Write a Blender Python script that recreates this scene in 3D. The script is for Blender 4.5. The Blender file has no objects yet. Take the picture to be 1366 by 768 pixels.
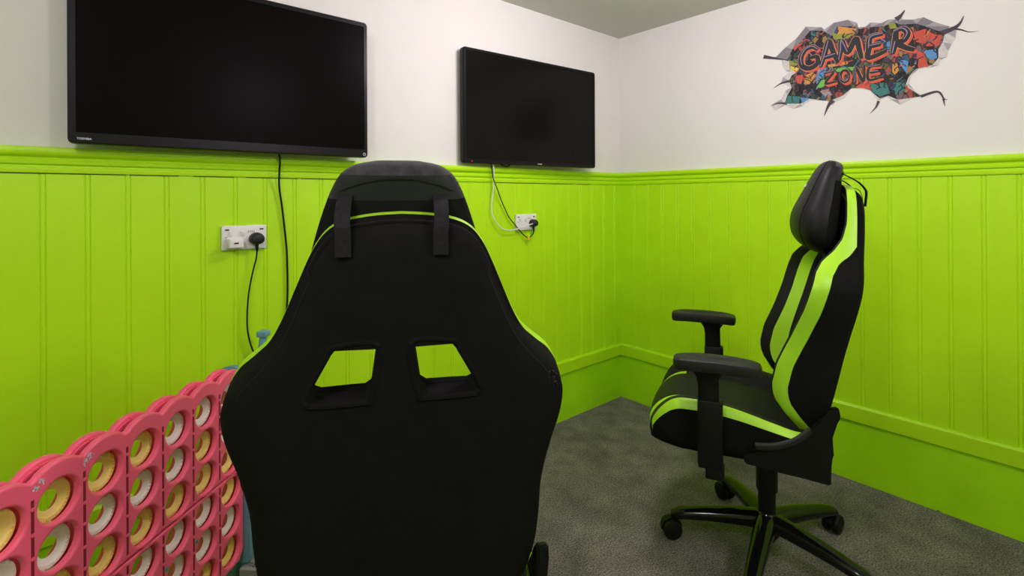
import bpy, bmesh, math, random
from mathutils import Vector, Matrix, Euler
random.seed(7)
S = bpy.context.scene
C = S.collection
PI = math.pi

# ------------------------------------------------------------------ materials
def mat(name, col, rough=.5, spec=.5, metal=0, noise=None, bump=None, coat=0, sheen=0, emit=None):
    """noise=(scale, amount) varies the colour, bump=(scale, strength, distance) roughens the surface"""
    m = bpy.data.materials.new(name); m.use_nodes = True
    nt = m.node_tree; b = nt.nodes['Principled BSDF']
    b.inputs['Base Color'].default_value = (*col, 1)
    b.inputs['Roughness'].default_value = rough
    b.inputs['Specular IOR Level'].default_value = spec
    b.inputs['Metallic'].default_value = metal
    b.inputs['Coat Weight'].default_value = coat
    b.inputs['Sheen Weight'].default_value = sheen
    if emit:
        b.inputs['Emission Color'].default_value = (*emit[0], 1); b.inputs['Emission Strength'].default_value = emit[1]
    tc = nt.nodes.new('ShaderNodeTexCoord')
    if noise:
        n = nt.nodes.new('ShaderNodeTexNoise'); n.inputs['Scale'].default_value = noise[0]; n.inputs['Detail'].default_value = 5
        nt.links.new(tc.outputs['Object'], n.inputs['Vector'])
        r = nt.nodes.new('ShaderNodeValToRGB')
        r.color_ramp.elements[0].position = .3; r.color_ramp.elements[1].position = .7
        r.color_ramp.elements[0].color = (*[c*(1-noise[1]) for c in col], 1)
        r.color_ramp.elements[1].color = (*[min(1, c*(1+noise[1])) for c in col], 1)
        nt.links.new(n.outputs['Fac'], r.inputs['Fac']); nt.links.new(r.outputs['Color'], b.inputs['Base Color'])
    if bump:
        n = nt.nodes.new('ShaderNodeTexNoise'); n.inputs['Scale'].default_value = bump[0]; n.inputs['Detail'].default_value = 4
        nt.links.new(tc.outputs['Object'], n.inputs['Vector'])
        bp = nt.nodes.new('ShaderNodeBump'); bp.inputs['Strength'].default_value = bump[1]; bp.inputs['Distance'].default_value = bump[2]
        nt.links.new(n.outputs['Fac'], bp.inputs['Height']); nt.links.new(bp.outputs['Normal'], b.inputs['Normal'])
    return m

M = {}
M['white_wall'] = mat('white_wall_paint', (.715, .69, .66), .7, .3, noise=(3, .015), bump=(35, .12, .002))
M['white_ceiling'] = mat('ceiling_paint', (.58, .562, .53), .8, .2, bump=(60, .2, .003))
M['lime'] = mat('lime_wall_paint', (.435, .75, .007), .42, .35, noise=(5, .03), bump=(45, .15, .0015))
M['lime_plinth'] = mat('lime_plinth_paint', (.375, .73, .004), .45, .35, noise=(6, .05), bump=(14, .35, .004))
M['black_fabric'] = mat('black_velour', (.0075, .0072, .007), .95, .08, noise=(40, .15), bump=(300, .2, .0006))
M['grey_fabric'] = mat('worn_velour', (.040, .038, .043), .9, .2, noise=(60, .35), bump=(260, .4, .0008), sheen=.15)
M['black_leather'] = mat('black_leather', (.008, .0075, .008), .5, .2, noise=(25, .1), bump=(160, .25, .0007))
M['band_leather'] = mat('smooth_black_leather', (.013, .0135, .018), .38, .28, bump=(120, .15, .0006))
M['green_leather'] = mat('green_leather', (.36, .68, .02), .42, .4, bump=(160, .15, .0005))
M['black_plastic'] = mat('black_plastic', (.0045, .0045, .0045), .45, .22, bump=(200, .06, .0004))
M['pad_plastic'] = mat('black_soft_plastic', (.013, .0125, .0125), .5, .35, noise=(70, .2), bump=(240, .2, .0005))
M['gloss_metal'] = mat('gloss_black_metal', (.005, .005, .005), .12, .38)
M['dark_gap'] = mat('dark_inside', (.004, .004, .004), .9, .05)
M['webbing'] = mat('black_webbing', (.013, .012, .0135), .85, .15, noise=(180, .3), bump=(380, .4, .0006))
M['tv_case'] = mat('tv_case_plastic', (.0065, .006, .0075), .3, .15)
M['tv_screen'] = mat('tv_screen_glass', (.0040, .0036, .0032), .3, .02)
M['tv_screen2'] = mat('tv_screen_film', (.0045, .0043, .0034), .17, .10)
M['white_plastic'] = mat('white_plastic', (.72, .69, .69), .32, .5)
M['grey_mark'] = mat('grey_print', (.33, .32, .32), .5, .3)
M['white_cable'] = mat('white_cable', (.66, .65, .64), .4, .4)
M['red_plastic'] = mat('red_game_plastic', (.86, .11, .20), .36, .35, noise=(4, .04), bump=(18, .08, .001))
M['red_dark'] = mat('red_slot_shade', (.22, .012, .03), .5, .3)  # darker red, paints the shade inside the slots
M['yellow_plastic'] = mat('yellow_disc_plastic', (.86, .66, .19), .42, .4, noise=(30, .05))
M['white_disc'] = mat('white_disc_plastic', (.84, .80, .74), .42, .4, noise=(30, .04))
M['blue_plastic'] = mat('blue_stand_plastic', (.13, .30, .37), .42, .4, noise=(8, .06))
M['scuff'] = mat('pale_scuff', (.45, .60, .68), .7, .2, noise=(200, .3))
M['teal'] = mat('teal_sticker', (.02, .27, .19), .6, .3)
M['card'] = mat('grey_cardboard', (.27, .26, .235), .8, .2, noise=(30, .06))
M['ink'] = mat('black_ink', (.012, .012, .012), .7, .2)
M['yellow_tag'] = mat('yellow_tag', (.75, .45, .03), .5, .3)
M['silver'] = mat('silver_print', (.6, .6, .62), .35, .5)
M['red_led'] = mat('red_led', (.4, .01, .02), .4, .4, emit=((.8, .01, .04), .35))
M['logo_blue'] = mat('pale_blue_print', (.25, .42, .5), .5, .3)
M['lamp'] = mat('lamp_diffuser', (.8, .8, .78), .6, .2, emit=((1, .96, .9), 1.0))
M['worn'] = mat('peeling_leather', (.013, .012, .013), .8, .2, noise=(300, .8), bump=(300, .6, .001))

def carpet_mat():
    m = bpy.data.materials.new('grey_carpet'); m.use_nodes = True
    nt = m.node_tree; b = nt.nodes['Principled BSDF']; L = nt.links
    b.inputs['Roughness'].default_value = .95; b.inputs['Specular IOR Level'].default_value = .1
    tc = nt.nodes.new('ShaderNodeTexCoord')
    def noise(s, d, rough=.6):
        n = nt.nodes.new('ShaderNodeTexNoise'); n.inputs['Scale'].default_value = s; n.inputs['Detail'].default_value = d
        n.inputs['Roughness'].default_value = rough
        L.new(tc.outputs['Object'], n.inputs['Vector']); return n
    fine = noise(175, 3, .8); mid = noise(9, 4, .65); big = noise(2.2, 3)
    def ramp(n, a, b_, p0, p1):
        r = nt.nodes.new('ShaderNodeValToRGB'); r.color_ramp.elements[0].position = p0; r.color_ramp.elements[1].position = p1
        r.color_ramp.elements[0].color = (a, a, a, 1); r.color_ramp.elements[1].color = (b_, b_, b_, 1)
        L.new(n.outputs['Fac'], r.inputs['Fac']); return r
    rf = ramp(fine, .16, 2.25, .34, .67); rm = ramp(mid, .82, 1.16, .36, .64); rb = ramp(big, .82, 1.15, .35, .65)
    def mul(a, b_):
        x = nt.nodes.new('ShaderNodeMix'); x.data_type = 'RGBA'; x.blend_type = 'MULTIPLY'; x.inputs['Factor'].default_value = 1
        L.new(a, x.inputs[6]); L.new(b_, x.inputs[7]); return x.outputs[2]
    base = nt.nodes.new('ShaderNodeRGB'); base.outputs[0].default_value = (.168, .152, .134, 1)
    c = mul(mul(mul(rf.outputs[0], rm.outputs[0]), rb.outputs[0]), base.outputs[0])
    L.new(c, b.inputs['Base Color'])
    bp = nt.nodes.new('ShaderNodeBump'); bp.inputs['Strength'].default_value = .9; bp.inputs['Distance'].default_value = .006
    L.new(fine.outputs['Fac'], bp.inputs['Height']); L.new(bp.outputs['Normal'], b.inputs['Normal'])
    return m
M['carpet'] = carpet_mat()

def graffiti_mat():
    """painted shards of many colours with black outlines, as printed on the wall sticker"""
    m = bpy.data.materials.new('graffiti_print'); m.use_nodes = True
    nt = m.node_tree; b = nt.nodes['Principled BSDF']; L = nt.links
    b.inputs['Roughness'].default_value = .6; b.inputs['Specular IOR Level'].default_value = .25
    tc = nt.nodes.new('ShaderNodeTexCoord')
    mp = nt.nodes.new('ShaderNodeMapping'); mp.inputs['Rotation'].default_value = (.6, .2, .3); mp.inputs['Scale'].default_value = (1, 1.5, .9)
    L.new(tc.outputs['Object'], mp.inputs['Vector'])
    v = nt.nodes.new('ShaderNodeTexVoronoi'); v.inputs['Scale'].default_value = 38
    v2 = nt.nodes.new('ShaderNodeTexVoronoi'); v2.feature = 'DISTANCE_TO_EDGE'; v2.inputs['Scale'].default_value = 38
    L.new(mp.outputs[0], v.inputs['Vector']); L.new(mp.outputs[0], v2.inputs['Vector'])
    sp = nt.nodes.new('ShaderNodeSeparateColor'); L.new(v.outputs['Color'], sp.inputs[0])
    r = nt.nodes.new('ShaderNodeValToRGB'); r.color_ramp.interpolation = 'CONSTANT'
    cols = [(0, (.018, .014, .018)), (.34, (.05, .035, .045)), (.5, (.30, .06, .045)), (.60, (.03, .06, .06)), (.68, (.09, .10, .03)),
            (.76, (.04, .09, .16)), (.83, (.16, .10, .10)), (.9, (.30, .16, .05))]
    e = r.color_ramp.elements
    e[0].position = 0; e[0].color = (*cols[0][1], 1); e[1].position = cols[1][0]; e[1].color = (*cols[1][1], 1)
    for p, c in cols[2:]:
        q = e.new(p); q.color = (*c, 1)
    L.new(sp.outputs[0], r.inputs['Fac'])
    r2 = nt.nodes.new('ShaderNodeValToRGB'); r2.color_ramp.elements[0].position = .04; r2.color_ramp.elements[1].position = .10
    r2.color_ramp.elements[0].color = (.25, .22, .25, 1); r2.color_ramp.elements[1].color = (1, 1, 1, 1)
    L.new(v2.outputs['Distance'], r2.inputs['Fac'])
    x = nt.nodes.new('ShaderNodeMix'); x.data_type = 'RGBA'; x.blend_type = 'MULTIPLY'; x.inputs['Factor'].default_value = 1
    L.new(r.outputs[0], x.inputs[6]); L.new(r2.outputs[0], x.inputs[7]); L.new(x.outputs[2], b.inputs['Base Color'])
    return m
M['graffiti'] = graffiti_mat()

# ------------------------------------------------------------------ helpers
def obj(name, bm, m, parent=None, smooth=True, angle=40):
    me = bpy.data.meshes.new(name)
    bmesh.ops.recalc_face_normals(bm, faces=bm.faces[:]) if smooth != 'keep' else None
    bm.to_mesh(me); bm.free()
    if isinstance(m, list):
        for k in m: me.materials.append(M[k])
    else: me.materials.append(M[m])
    if smooth:
        for p in me.polygons: p.use_smooth = True
        try: me.set_sharp_from_angle(angle=math.radians(angle))
        except Exception: pass
    o = bpy.data.objects.new(name, me); C.objects.link(o)
    if parent: o.parent = parent
    return o

def tag(o, label=None, cat=None, group=None, kind=None):
    if label: o['label'] = label
    if cat: o['category'] = cat
    if group: o['group'] = group
    if kind: o['kind'] = kind
    return o

def empty(name, loc, rz=0, **k):
    o = bpy.data.objects.new(name, None); o.empty_display_size = .1
    o.location = loc; o.rotation_euler = (0, 0, rz); C.objects.link(o)
    return tag(o, **k)

def box(bm, c, s, bev=0, seg=2, rot=None):
    r = bmesh.ops.create_cube(bm, size=1)
    vs = r['verts']
    bmesh.ops.scale(bm, vec=s, verts=vs)
    if bev:
        es = list({e for v in vs for e in v.link_edges})
        o = bmesh.ops.bevel(bm, geom=es, offset=bev, segments=seg, affect='EDGES', profile=.5)
        vs = list({v for f in o['faces'] for v in f.verts} | {v for v in vs if v.is_valid})
    mt = Matrix.Translation(c) @ (rot.to_matrix().to_4x4() if rot else Matrix())
    bmesh.ops.transform(bm, matrix=mt, verts=vs)
    return vs

def catmull(P, n=8, closed=False):
    out = []; P = [Vector(p) for p in P]; N = len(P)
    rng = range(N) if closed else range(N-1)
    for i in rng:
        if closed: a, b, c, d = P[(i-1) % N], P[i], P[(i+1) % N], P[(i+2) % N]
        else: a, b, c, d = P[max(i-1, 0)], P[i], P[i+1], P[min(i+2, N-1)]
        for k in range(n):
            t = k/n
            out.append(.5*((2*b)+(c-a)*t+(2*a-5*b+4*c-d)*t*t+(3*b-a-3*c+d)*t**3))
    if not closed: out.append(P[-1])
    return out

def tube(bm, pts, rad, n=10, closed=False, squash=None, up=None):
    """tube along pts; rad a number or a list; squash=(a,b) makes it elliptic"""
    pts = [Vector(p) for p in pts]; N = len(pts)
    if not isinstance(rad, (list, tuple)): rad = [rad]*N
    a, b = squash or (1, 1)
    T = []
    for i in range(N):
        if closed: t = pts[(i+1) % N]-pts[i-1]
        else: t = pts[min(i+1, N-1)]-pts[max(i-1, 0)]
        T.append(t.normalized())
    ref = Vector(up) if up else (Vector((0, 0, 1)) if abs(T[0].z) < .9 else Vector((1, 0, 0)))
    nrm = (ref-T[0]*ref.dot(T[0])).normalized()
    rings = []
    for i in range(N):
        if up: nrm = (Vector(up)-T[i]*Vector(up).dot(T[i])).normalized()
        else: nrm = (nrm-T[i]*nrm.dot(T[i])).normalized()
        bi = T[i].cross(nrm)
        rings.append([bm.verts.new(pts[i]+(nrm*math.cos(2*PI*k/n)*a+bi*math.sin(2*PI*k/n)*b)*rad[i]) for k in range(n)])
    for i in range(N if closed else N-1):
        r0, r1 = rings[i], rings[(i+1) % N]
        for k in range(n):
            bm.faces.new((r0[k], r0[(k+1) % n], r1[(k+1) % n], r1[k]))
    if not closed:
        bm.faces.new(rings[0][::-1]); bm.faces.new(rings[-1])

def lathe(bm, prof, n=32, mt=None, closed=False):
    """prof: (r, z) list, spun round z; closed joins last to first (a ring)"""
    mt = mt or Matrix(); rings = []
    for r, z in prof:
        if r < 1e-6: rings.append([bm.verts.new(mt @ Vector((0, 0, z)))])
        else: rings.append([bm.verts.new(mt @ Vector((r*math.cos(2*PI*k/n), r*math.sin(2*PI*k/n), z))) for k in range(n)])
    m = len(rings)
    for i in range(m if closed else m-1):
        a, b = rings[i], rings[(i+1) % m]
        for k in range(n):
            k2 = (k+1) % n
            if len(a) == 1 and len(b) > 1: bm.faces.new((a[0], b[k2], b[k]))
            elif len(b) == 1 and len(a) > 1: bm.faces.new((a[k], a[k2], b[0]))
            elif len(a) > 1: bm.faces.new((a[k], a[k2], b[k2], b[k]))

def loft(bm, rows, closed_row=True, cap=True):
    V = [[bm.verts.new(p) for p in r] for r in rows]; fs = []
    for i in range(len(V)-1):
        n = len(V[i])
        for k in range(n if closed_row else n-1):
            fs.append((bm.faces.new((V[i][k], V[i][(k+1) % n], V[i+1][(k+1) % n], V[i+1][k])), i, k))
    if cap and closed_row:
        bm.faces.new(V[0][::-1]); bm.faces.new(V[-1])
    return fs

def prism(bm, poly, d0, d1, f):
    """polygon (a,b) swept from depth d0 to d1; f(a,b,d) -> point"""
    A = [bm.verts.new(f(a, b, d0)) for a, b in poly]; B = [bm.verts.new(f(a, b, d1)) for a, b in poly]
    n = len(poly); bm.faces.new(A[::-1]); bm.faces.new(B)
    for i in range(n): bm.faces.new((A[i], A[(i+1) % n], B[(i+1) % n], B[i]))

def text_mesh(name, s, size, m, mt, parent=None, depth=.0004, bold=0):
    cu = bpy.data.curves.new(name, 'FONT'); cu.body = s; cu.size = size; cu.extrude = depth; cu.offset = bold
    cu.align_x = 'CENTER'; cu.align_y = 'CENTER'; cu.resolution_u = 3
    t = bpy.data.objects.new(name, cu); C.objects.link(t)
    dg = bpy.context.evaluated_depsgraph_get(); me = bpy.data.meshes.new_from_object(t.evaluated_get(dg))
    bpy.data.objects.remove(t); me.materials.clear(); me.materials.append(M[m])
    me.transform(mt)
    o = bpy.data.objects.new(name, me); C.objects.link(o)
    if parent: o.parent = parent
    return o

def modified(o, *mods):
    """apply modifiers (type, dict) and keep the object"""
    for t, kw in mods:
        md = o.modifiers.new('m', t)
        for k, v in kw.items(): setattr(md, k, v)
    dg = bpy.context.evaluated_depsgraph_get()
    me = bpy.data.meshes.new_from_object(o.evaluated_get(dg))
    o.modifiers.clear(); o.data = me
    return o

# ------------------------------------------------------------------ camera
F_PX, CY, ROLL, YAW = 672.24, 263.6, .0048, .7097
cam_d = bpy.data.cameras.new('camera'); cam = bpy.data.objects.new('camera', cam_d); C.objects.link(cam)
cam_d.sensor_width = 36; cam_d.lens = F_PX/1366*36; cam_d.shift_y = -(384-CY)/1366; cam_d.clip_start = .02
fw = Vector((math.sin(YAW), math.cos(YAW), 0)); rg = Vector((math.cos(YAW), -math.sin(YAW), 0)); up = Vector((0, 0, 1))
R_ = rg*math.cos(ROLL)-up*math.sin(ROLL); U_ = rg*math.sin(ROLL)+up*math.cos(ROLL)
mt = Matrix((R_, U_, -fw)).transposed().to_4x4(); mt.translation = (-2.6106, -1.9863, 1.26)
cam.matrix_world = mt; S.camera = cam

# ------------------------------------------------------------------ room shell (corner at the origin, x<0, y<0)
X0, Y0, H = -4.15, -3.6, 2.268
ZR0, ZR1 = 1.338, 1.412      # dado rail
ZB0, ZB1 = .267, .3376       # batten
def st(name, bm, m, parent=None, smooth=False):
    o = obj(name, bm, m, parent, smooth)
    return tag(o, kind='structure') if not parent else o
bm = bmesh.new(); box(bm, (X0/2, Y0/2, -.05), (-X0+.2, -Y0+.2, .1)); st('floor', bm, 'carpet')
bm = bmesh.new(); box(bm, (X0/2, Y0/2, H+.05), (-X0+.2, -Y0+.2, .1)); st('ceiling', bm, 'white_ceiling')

GL = [.069, .176, .283, .384, .489, .587, .682, .784, .886, .987, 1.086, 1.187, 1.288, 1.389, 1.490, 1.591, 1.692, 1.793, 1.895, 1.995,
      2.098, 2.195, 2.294, 2.395, 2.495, 2.592, 2.691]
GL += [2.691+.1*k for k in range(1, 14)]
GR = [.117, .215, .315, .413, .511, .608, .714, .815, .917, 1.012, 1.111, 1.210, 1.309, 1.409, 1.508, 1.605, 1.702, 1.797]
GR += [1.797+.1*k for k in range(1, 17)]
def panelling(grooves, length, f):
    """tongue and groove boarding: two V grooves with a bead between at each joint; f(s, depth, z)"""
    prof = [(0, 0)]
    for g in grooves:
        if g+.012 > length: break
        for ds, d in ((-.0085, 0), (-.0060, -.0024), (-.0035, -.0004), (0, .0002), (.0035, -.0004), (.0060, -.0024), (.0085, 0)):
            prof.append((g+ds, d))
    prof.append((length, 0))
    bm = bmesh.new()
    lo = [bm.verts.new(f(s, d+.010, ZB1-.02)) for s, d in prof]; hi = [bm.verts.new(f(s, d+.010, ZR0+.02)) for s, d in prof]
    for i in range(len(prof)-1): bm.faces.new((lo[i], lo[i+1], hi[i+1], hi[i]))
    return bm
def rail(length, f, prof):
    bm = bmesh.new()
    a = [bm.verts.new(f(0, d, z)) for d, z in prof]; b = [bm.verts.new(f(length, d, z)) for d, z in prof]
    n = len(prof)
    for i in range(n): bm.faces.new((a[i], a[(i+1) % n], b[(i+1) % n], b[i]))
    bm.faces.new(a[::-1]); bm.faces.new(b)
    return bm
DADO = [(0, ZR0), (.015, ZR0), (.0165, ZR0+.004), (.0165, ZR0+.014), (.013, ZR0+.017), (.013, ZR0+.021), (.019, ZR0+.026), (.020, ZR0+.034), (.016, ZR0+.038),
        (.017, ZR0+.044), (.025, ZR0+.049), (.029, ZR0+.056), (.029, ZR0+.067), (.026, ZR1), (0, ZR1)]
BATT = [(0, ZB0), (.022, ZB0), (.024, ZB0+.002), (.024, ZB1-.008), (.018, ZB1), (0, ZB1)]
PLIN = [(0, 0), (.013, 0), (.012, ZB0+.005), (0, ZB0+.005)]
sides = {'left': (lambda s, d, z: Vector((-s, -d, z)), -X0, GL), 'right': (lambda s, d, z: Vector((-d, -s, z)), -Y0, GR),
         'back': (lambda s, d, z: Vector((-s, Y0+d, z)), -X0, GL), 'front': (lambda s, d, z: Vector((X0+d, -s, z)), -Y0, GR)}
n = 0
for side, (f, ln, gr) in sides.items():
    bm = bmesh.new()
    prism(bm, [(-.1, -.1), (ln+.1, -.1), (ln+.1, H+.1), (-.1, H+.1)], 0, -.1, lambda a, b, d, f=f: f(a, d, b))
    w = st('wall_'+side, bm, 'white_wall')
    st('wall_panelling', panelling(gr, ln, f), 'lime', w)
    st('baseboard_'+side, rail(ln, f, PLIN), 'lime_plinth')
    n += 1; st('trim_%d' % n, rail(ln, f, DADO), 'lime', smooth=True)
    n += 1; st('trim_%d' % n, rail(ln, f, BATT), 'lime')

# thin paint fissure between the boarding and the dado rail, paint chips at the floor corner
bm = bmesh.new()
for a, b in ((2.95, 2.50), (2.49, 2.36), (2.32, 2.20), (2.16, 1.98), (1.97, 1.80), (1.02, .45), (.42, .3)):
    box(bm, (-(a+b)/2, -.0112, ZR0-.0014), (a-b, .003, .0022))
M['fissure'] = mat('dark_fissure', (.05, .09, .01), .8, .1)
o = obj('trim_9', bm, 'fissure', None, False); tag(o, kind='structure')
bm = bmesh.new()
for (x, y, z, s) in ((-.022, -.014, .012, .006), (-.013, -.045, .020, .007), (-.013, -.03, .008, .007), (-.060, -.0135, .006, .006), (-.0135, -.09, .005, .006),
                     (-.0135, -.14, .004, .005), (-.02, -.0138, .07, .005), (-.30, -.0135, .006, .006), (-.0135, -1.56, .006, .008), (-.0135, -1.33, .004, .006)):
    vs = [Vector((x+random.uniform(-s, s)*(1 if abs(y) < .02 else .0), y+random.uniform(-s, s)*(0 if abs(y) < .02 else 1)*1.6, z+random.uniform(-s, s))) for _ in range(5)]
    c = Vector((x-.0008, y-.0008, z))
    q = [bm.verts.new(v+Vector((-.0008, -.0008, 0))) for v in vs]; cc = bm.verts.new(c)
    for i in range(5):
        bm.faces.new((cc, q[i], q[(i+1) % 5]))
M['chip'] = mat('chipped_paint', (.5, .55, .35), .8, .2)
o = obj('trim_10', bm, 'chip', None, False); tag(o, kind='structure')

# ------------------------------------------------------------------ ceiling lamp of the room and added fill lamps (under the ceiling, above the frame)
def main_or_fill_lamp(x, y, power, label, R=.13):
    r = empty('main_or_fill_light', (x, y, H), 0, label=label, cat='ceiling light', group='ceiling lights')
    bm = bmesh.new(); lathe(bm, [(0, 0), (.06, 0), (.06, -.012), (.02, -.02), (.012, -.03), (.012, -.045), (0, -.045)], 24); obj('unseen_rose', bm, 'white_plastic', r)
    l = bpy.data.lights.new('main_or_fill_point', 'POINT'); l.shadow_soft_size = R; l.energy = power; l.color = (.98, .885, 1.0)
    lo = bpy.data.objects.new('main_or_fill_point', l); lo.location = (x, y, H-.045-R); C.objects.link(lo)
main_or_fill_lamp(-1.15, -1.0, 24, 'round white ceiling light fitting above the gaming chairs')
main_or_fill_lamp(-3.1, -1.8, 27, 'added fill light in a round white fitting left of the viewer')  # added fill, brightens the left of the room
main_or_fill_lamp(-1.5, -2.8, 28, 'added fill light in a round white fitting behind the viewer')  # added fill, stands in for ambient light from the rear
w = bpy.data.worlds.new('world'); S.world = w; w.use_nodes = True
w.node_tree.nodes['Background'].inputs[0].default_value = (.5, .5, .5, 1); w.node_tree.nodes['Background'].inputs[1].default_value = .2
S.view_settings.view_transform = 'Standard'; S.view_settings.look = 'None'; S.view_settings.gamma = 1
S.view_settings.use_curve_mapping = False; S.view_settings.exposure = 0.33
S.cycles.max_bounces = 10; S.cycles.diffuse_bounces = 7; S.cycles.use_denoising = True

# ------------------------------------------------------------------ gaming chair
WV = [(-.55, .04), (-.49, .075), (-.45, .125), (-.41, .165), (-.37, .180), (-.30, .180), (-.2, .160), (-.12, .148), (-.05, .143), (0, .138), (.035, .122), (.07, .092), (.11, .070), (.16, .060), (.29, .056)]
def interp(T, v):
    if v <= T[0][0]: return T[0][1]
    for (a, x), (b, y) in zip(T, T[1:]):
        if v <= b: return x+(y-x)*(v-a)/(b-a)
    return T[-1][1]
OUTL = [(.185, -.53), (.205, -.50), (.232, -.45), (.252, -.38), (.258, -.31), (.260, -.24), (.272, -.17), (.288, -.11), (.294, -.07), (.291, -.035), (.270, .002),
        (.240, .032), (.212, .066), (.189, .107), (.168, .158), (.151, .20), (.136, .232), (.116, .258), (.088, .273), (.046, .281)]

def gaming_chair(label, loc, heading, lift, recline, wide=1.0, hs=.0, twist=0, pads=(0, 0), base_rot=0, head=(0, 0, 0), ss=0, slide=(0, 0), lever=0, casters=(.3,)*5, near_cam=True):
    """heading: world angle the sitter faces; lift raises seat, arms and back; local +Y is forward, +X the sitter's right"""
    r = empty('gaming_chair', (*loc, 0), heading-PI/2, label=label, cat='chair', group='racing style gaming chairs')
    # ---- wheeled base
    bm = bmesh.new(); lathe(bm, [(0, .062), (.034, .062), (.042, .075), (.044, .12), (.036, .142), (.030, .15), (0, .15)], 32)
    obj('base_hub', bm, 'gloss_metal', r)
    for k in range(5):
        a = base_rot+k*2*PI/5; c, s = math.cos(a), math.sin(a)
        bm = bmesh.new(); rows = []
        for t in range(13):
            u = t/12; d = .025+u*.30
            z = .122-.010*u-.026*u*u; hw = .035-.012*u; hh = .025-.010*u
            if t == 12: hw *= .55; hh *= .6
            rows.append([(d*c-q*s*hw, d*s+q*c*hw, z+w_*hh) for q, w_ in
                         ((-1, -.6), (-.8, -1), (.8, -1), (1, -.6), (1, .1), (.85, .6), (.5, .92), (0, 1.02), (-.5, .92), (-.85, .6), (-1, .1))])
        loft(bm, rows); obj('base_leg', bm, 'gloss_metal', r, True, 50)
        cx, cy = .305*c, .305*s; ca = a+casters[k]
        bm = bmesh.new()
        lathe(bm, [(0, .06), (.007, .06), (.007, .09), (0, .09)], 12, Matrix.Translation((cx, cy, 0)))
        dx, dy = math.cos(ca), math.sin(ca); ox, oy = cx+dx*.02, cy+dy*.02
        # hood over the two wheels
        rows = []
        for t in range(11):
            th = PI*(-.05+1.0*t/10); rr = .0385
            row = []
            for q, e in ((-1, 1), (-1, .86), (1, .86), (1, 1)):
                row.append((ox+dx*rr*e*math.cos(th)-dy*q*.010, oy+dy*rr*e*math.cos(th)+dx*q*.010, .036+rr*e*math.sin(th)))
            rows.append(row)
        loft(bm, rows)
        cs = obj('caster', bm, 'black_plastic', r)
        for q in (-1, 1):
            bm = bmesh.new()
            mt = Matrix.Translation((ox-dy*q*.017, oy+dx*q*.017, .0345)) @ Euler((PI/2, 0, ca)).to_matrix().to_4x4()
            lathe(bm, [(0, -.012), (.024, -.012), (.0325, -.009), (.0345, -.004), (.0345, .004), (.0325, .009), (.024, .012), (.022, .008), (0, .008)], 28, mt)
            obj('wheel', bm, 'black_plastic', cs)
    bm = bmesh.new(); zt = .40+lift
    lathe(bm, [(0, .05), (.026, .05), (.029, .22), (.035, .225), (.035, zt-.03), (.037, zt-.02), (.037, zt), (0, zt)], 28)
    obj('gas_cylinder', bm, 'black_plastic', r)
    bm = bmesh.new()
    box(bm, (0, .02, zt+.012), (.20, .30, .05), .012); box(bm, (0, -.06, zt-.008), (.12, .16, .05), .012)
    tube(bm, [(.08, .05, zt+.0), (.17, .05, zt-.01), (.24, .06, zt-.015)], .006, 8)
    obj('seat_mechanism', bm, 'black_plastic', r)
    # ---- seat
    zs = .487+lift
    YS = [(-.15, .84, -.055), (-.12, .95, -.046), (-.06, 1, -.040), (0, 1, -.026), (.10, 1, .0), (.18, 1, .012), (.25, 1, .014), (.30, .99, .008), (.335, .97, -.010), (.362, .93, -.038), (.378, .88, -.070), (.380, .86, -.095)]
    # half section: (x, z) from the middle of the underside out and over the bolster to the middle of the top
    W = .275
    def section(y, sc, dz):
        t = max(0, min(1, (y-.27)/.11)); zb = zs-.112+.012*t
        bol = .052*(1-.25*t)
        P = [(0, zb), (.55*W, zb), (.86*W, zb+.002), (.97*W, zb+.022), (1.0*W, zb+.055), (1.0*W, zs+dz*.8+bol-.026), (.975*W, zs+dz+bol-.008), (.93*W, zs+dz+bol),
             (.80*W, zs+dz+bol-.004), (.68*W, zs+dz+.018), (.60*W, zs+dz+.004), (.545*W, zs+dz+.008), (.43*W, zs+dz+.010), (.2*W, zs+dz+.012), (0, zs+dz+.012)]
        P = [(x*sc, max(z, zb+.0005*i)) for i, (x, z) in enumerate(P)]
        yy = lambda x: y+.012*t-.045*t*(abs(x)/W)**2.5
        R = [(x, yy(x), z) for x, z in P]; Lf = [(-x, yy(x), z) for x, z in P[-2:0:-1]]
        return R+Lf, len(P)
    Yc = catmull([(a, b, c) for a, b, c in YS], 4)
    bm = bmesh.new(); rows = []
    for y, sc, dz in Yc:
        row, nP = section(y, sc, dz); rows.append(row)
    fs = loft(bm, rows)
    nr = len(rows[0])
    for fc, i, k in fs:
        kk = k if k < nP-1 else nr-1-k
        fc.material_index = 0
        y = Yc[i][0]
        if kk in (5, 6): fc.material_index = 1                       # outer green welt of the bolster
        elif kk in (10, 11) and y > .275: fc.material_index = 1       # green patches on the front lip
        elif kk >= 7: fc.material_index = 2
    split_parts(bm, r, [('seat', 'black_fabric'), ('seat_stripe', 'green_leather'), ('seat_cushion', 'black_leather')], [None, 'green leather welt along the seat edge', None])
    # ---- side hinge plates
    yb = -.16
    for q in (-1, 1):
        bm = bmesh.new()
        poly = [(-.150, zs-.125), (-.02, zs-.112), (.08, zs-.105), (.085, zs-.075), (-.03, zs-.03), (-.085, zs+.005), (-.125, zs+.06), (-.150, zs+.100), (-.170, zs+.105), (-.175, zs+.08), (-.150, zs+.02), (-.158, zs-.04), (-.148, zs-.05)]
        prism(bm, poly, .254*q, .278*q, lambda a, b, d: (d, a, b))
        es = [e for e in bm.edges]; bmesh.ops.bevel(bm, geom=es, offset=.004, segments=2, affect='EDGES')
        h = obj('hinge_cover', bm, 'black_plastic', r)
    bm = bmesh.new()
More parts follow.
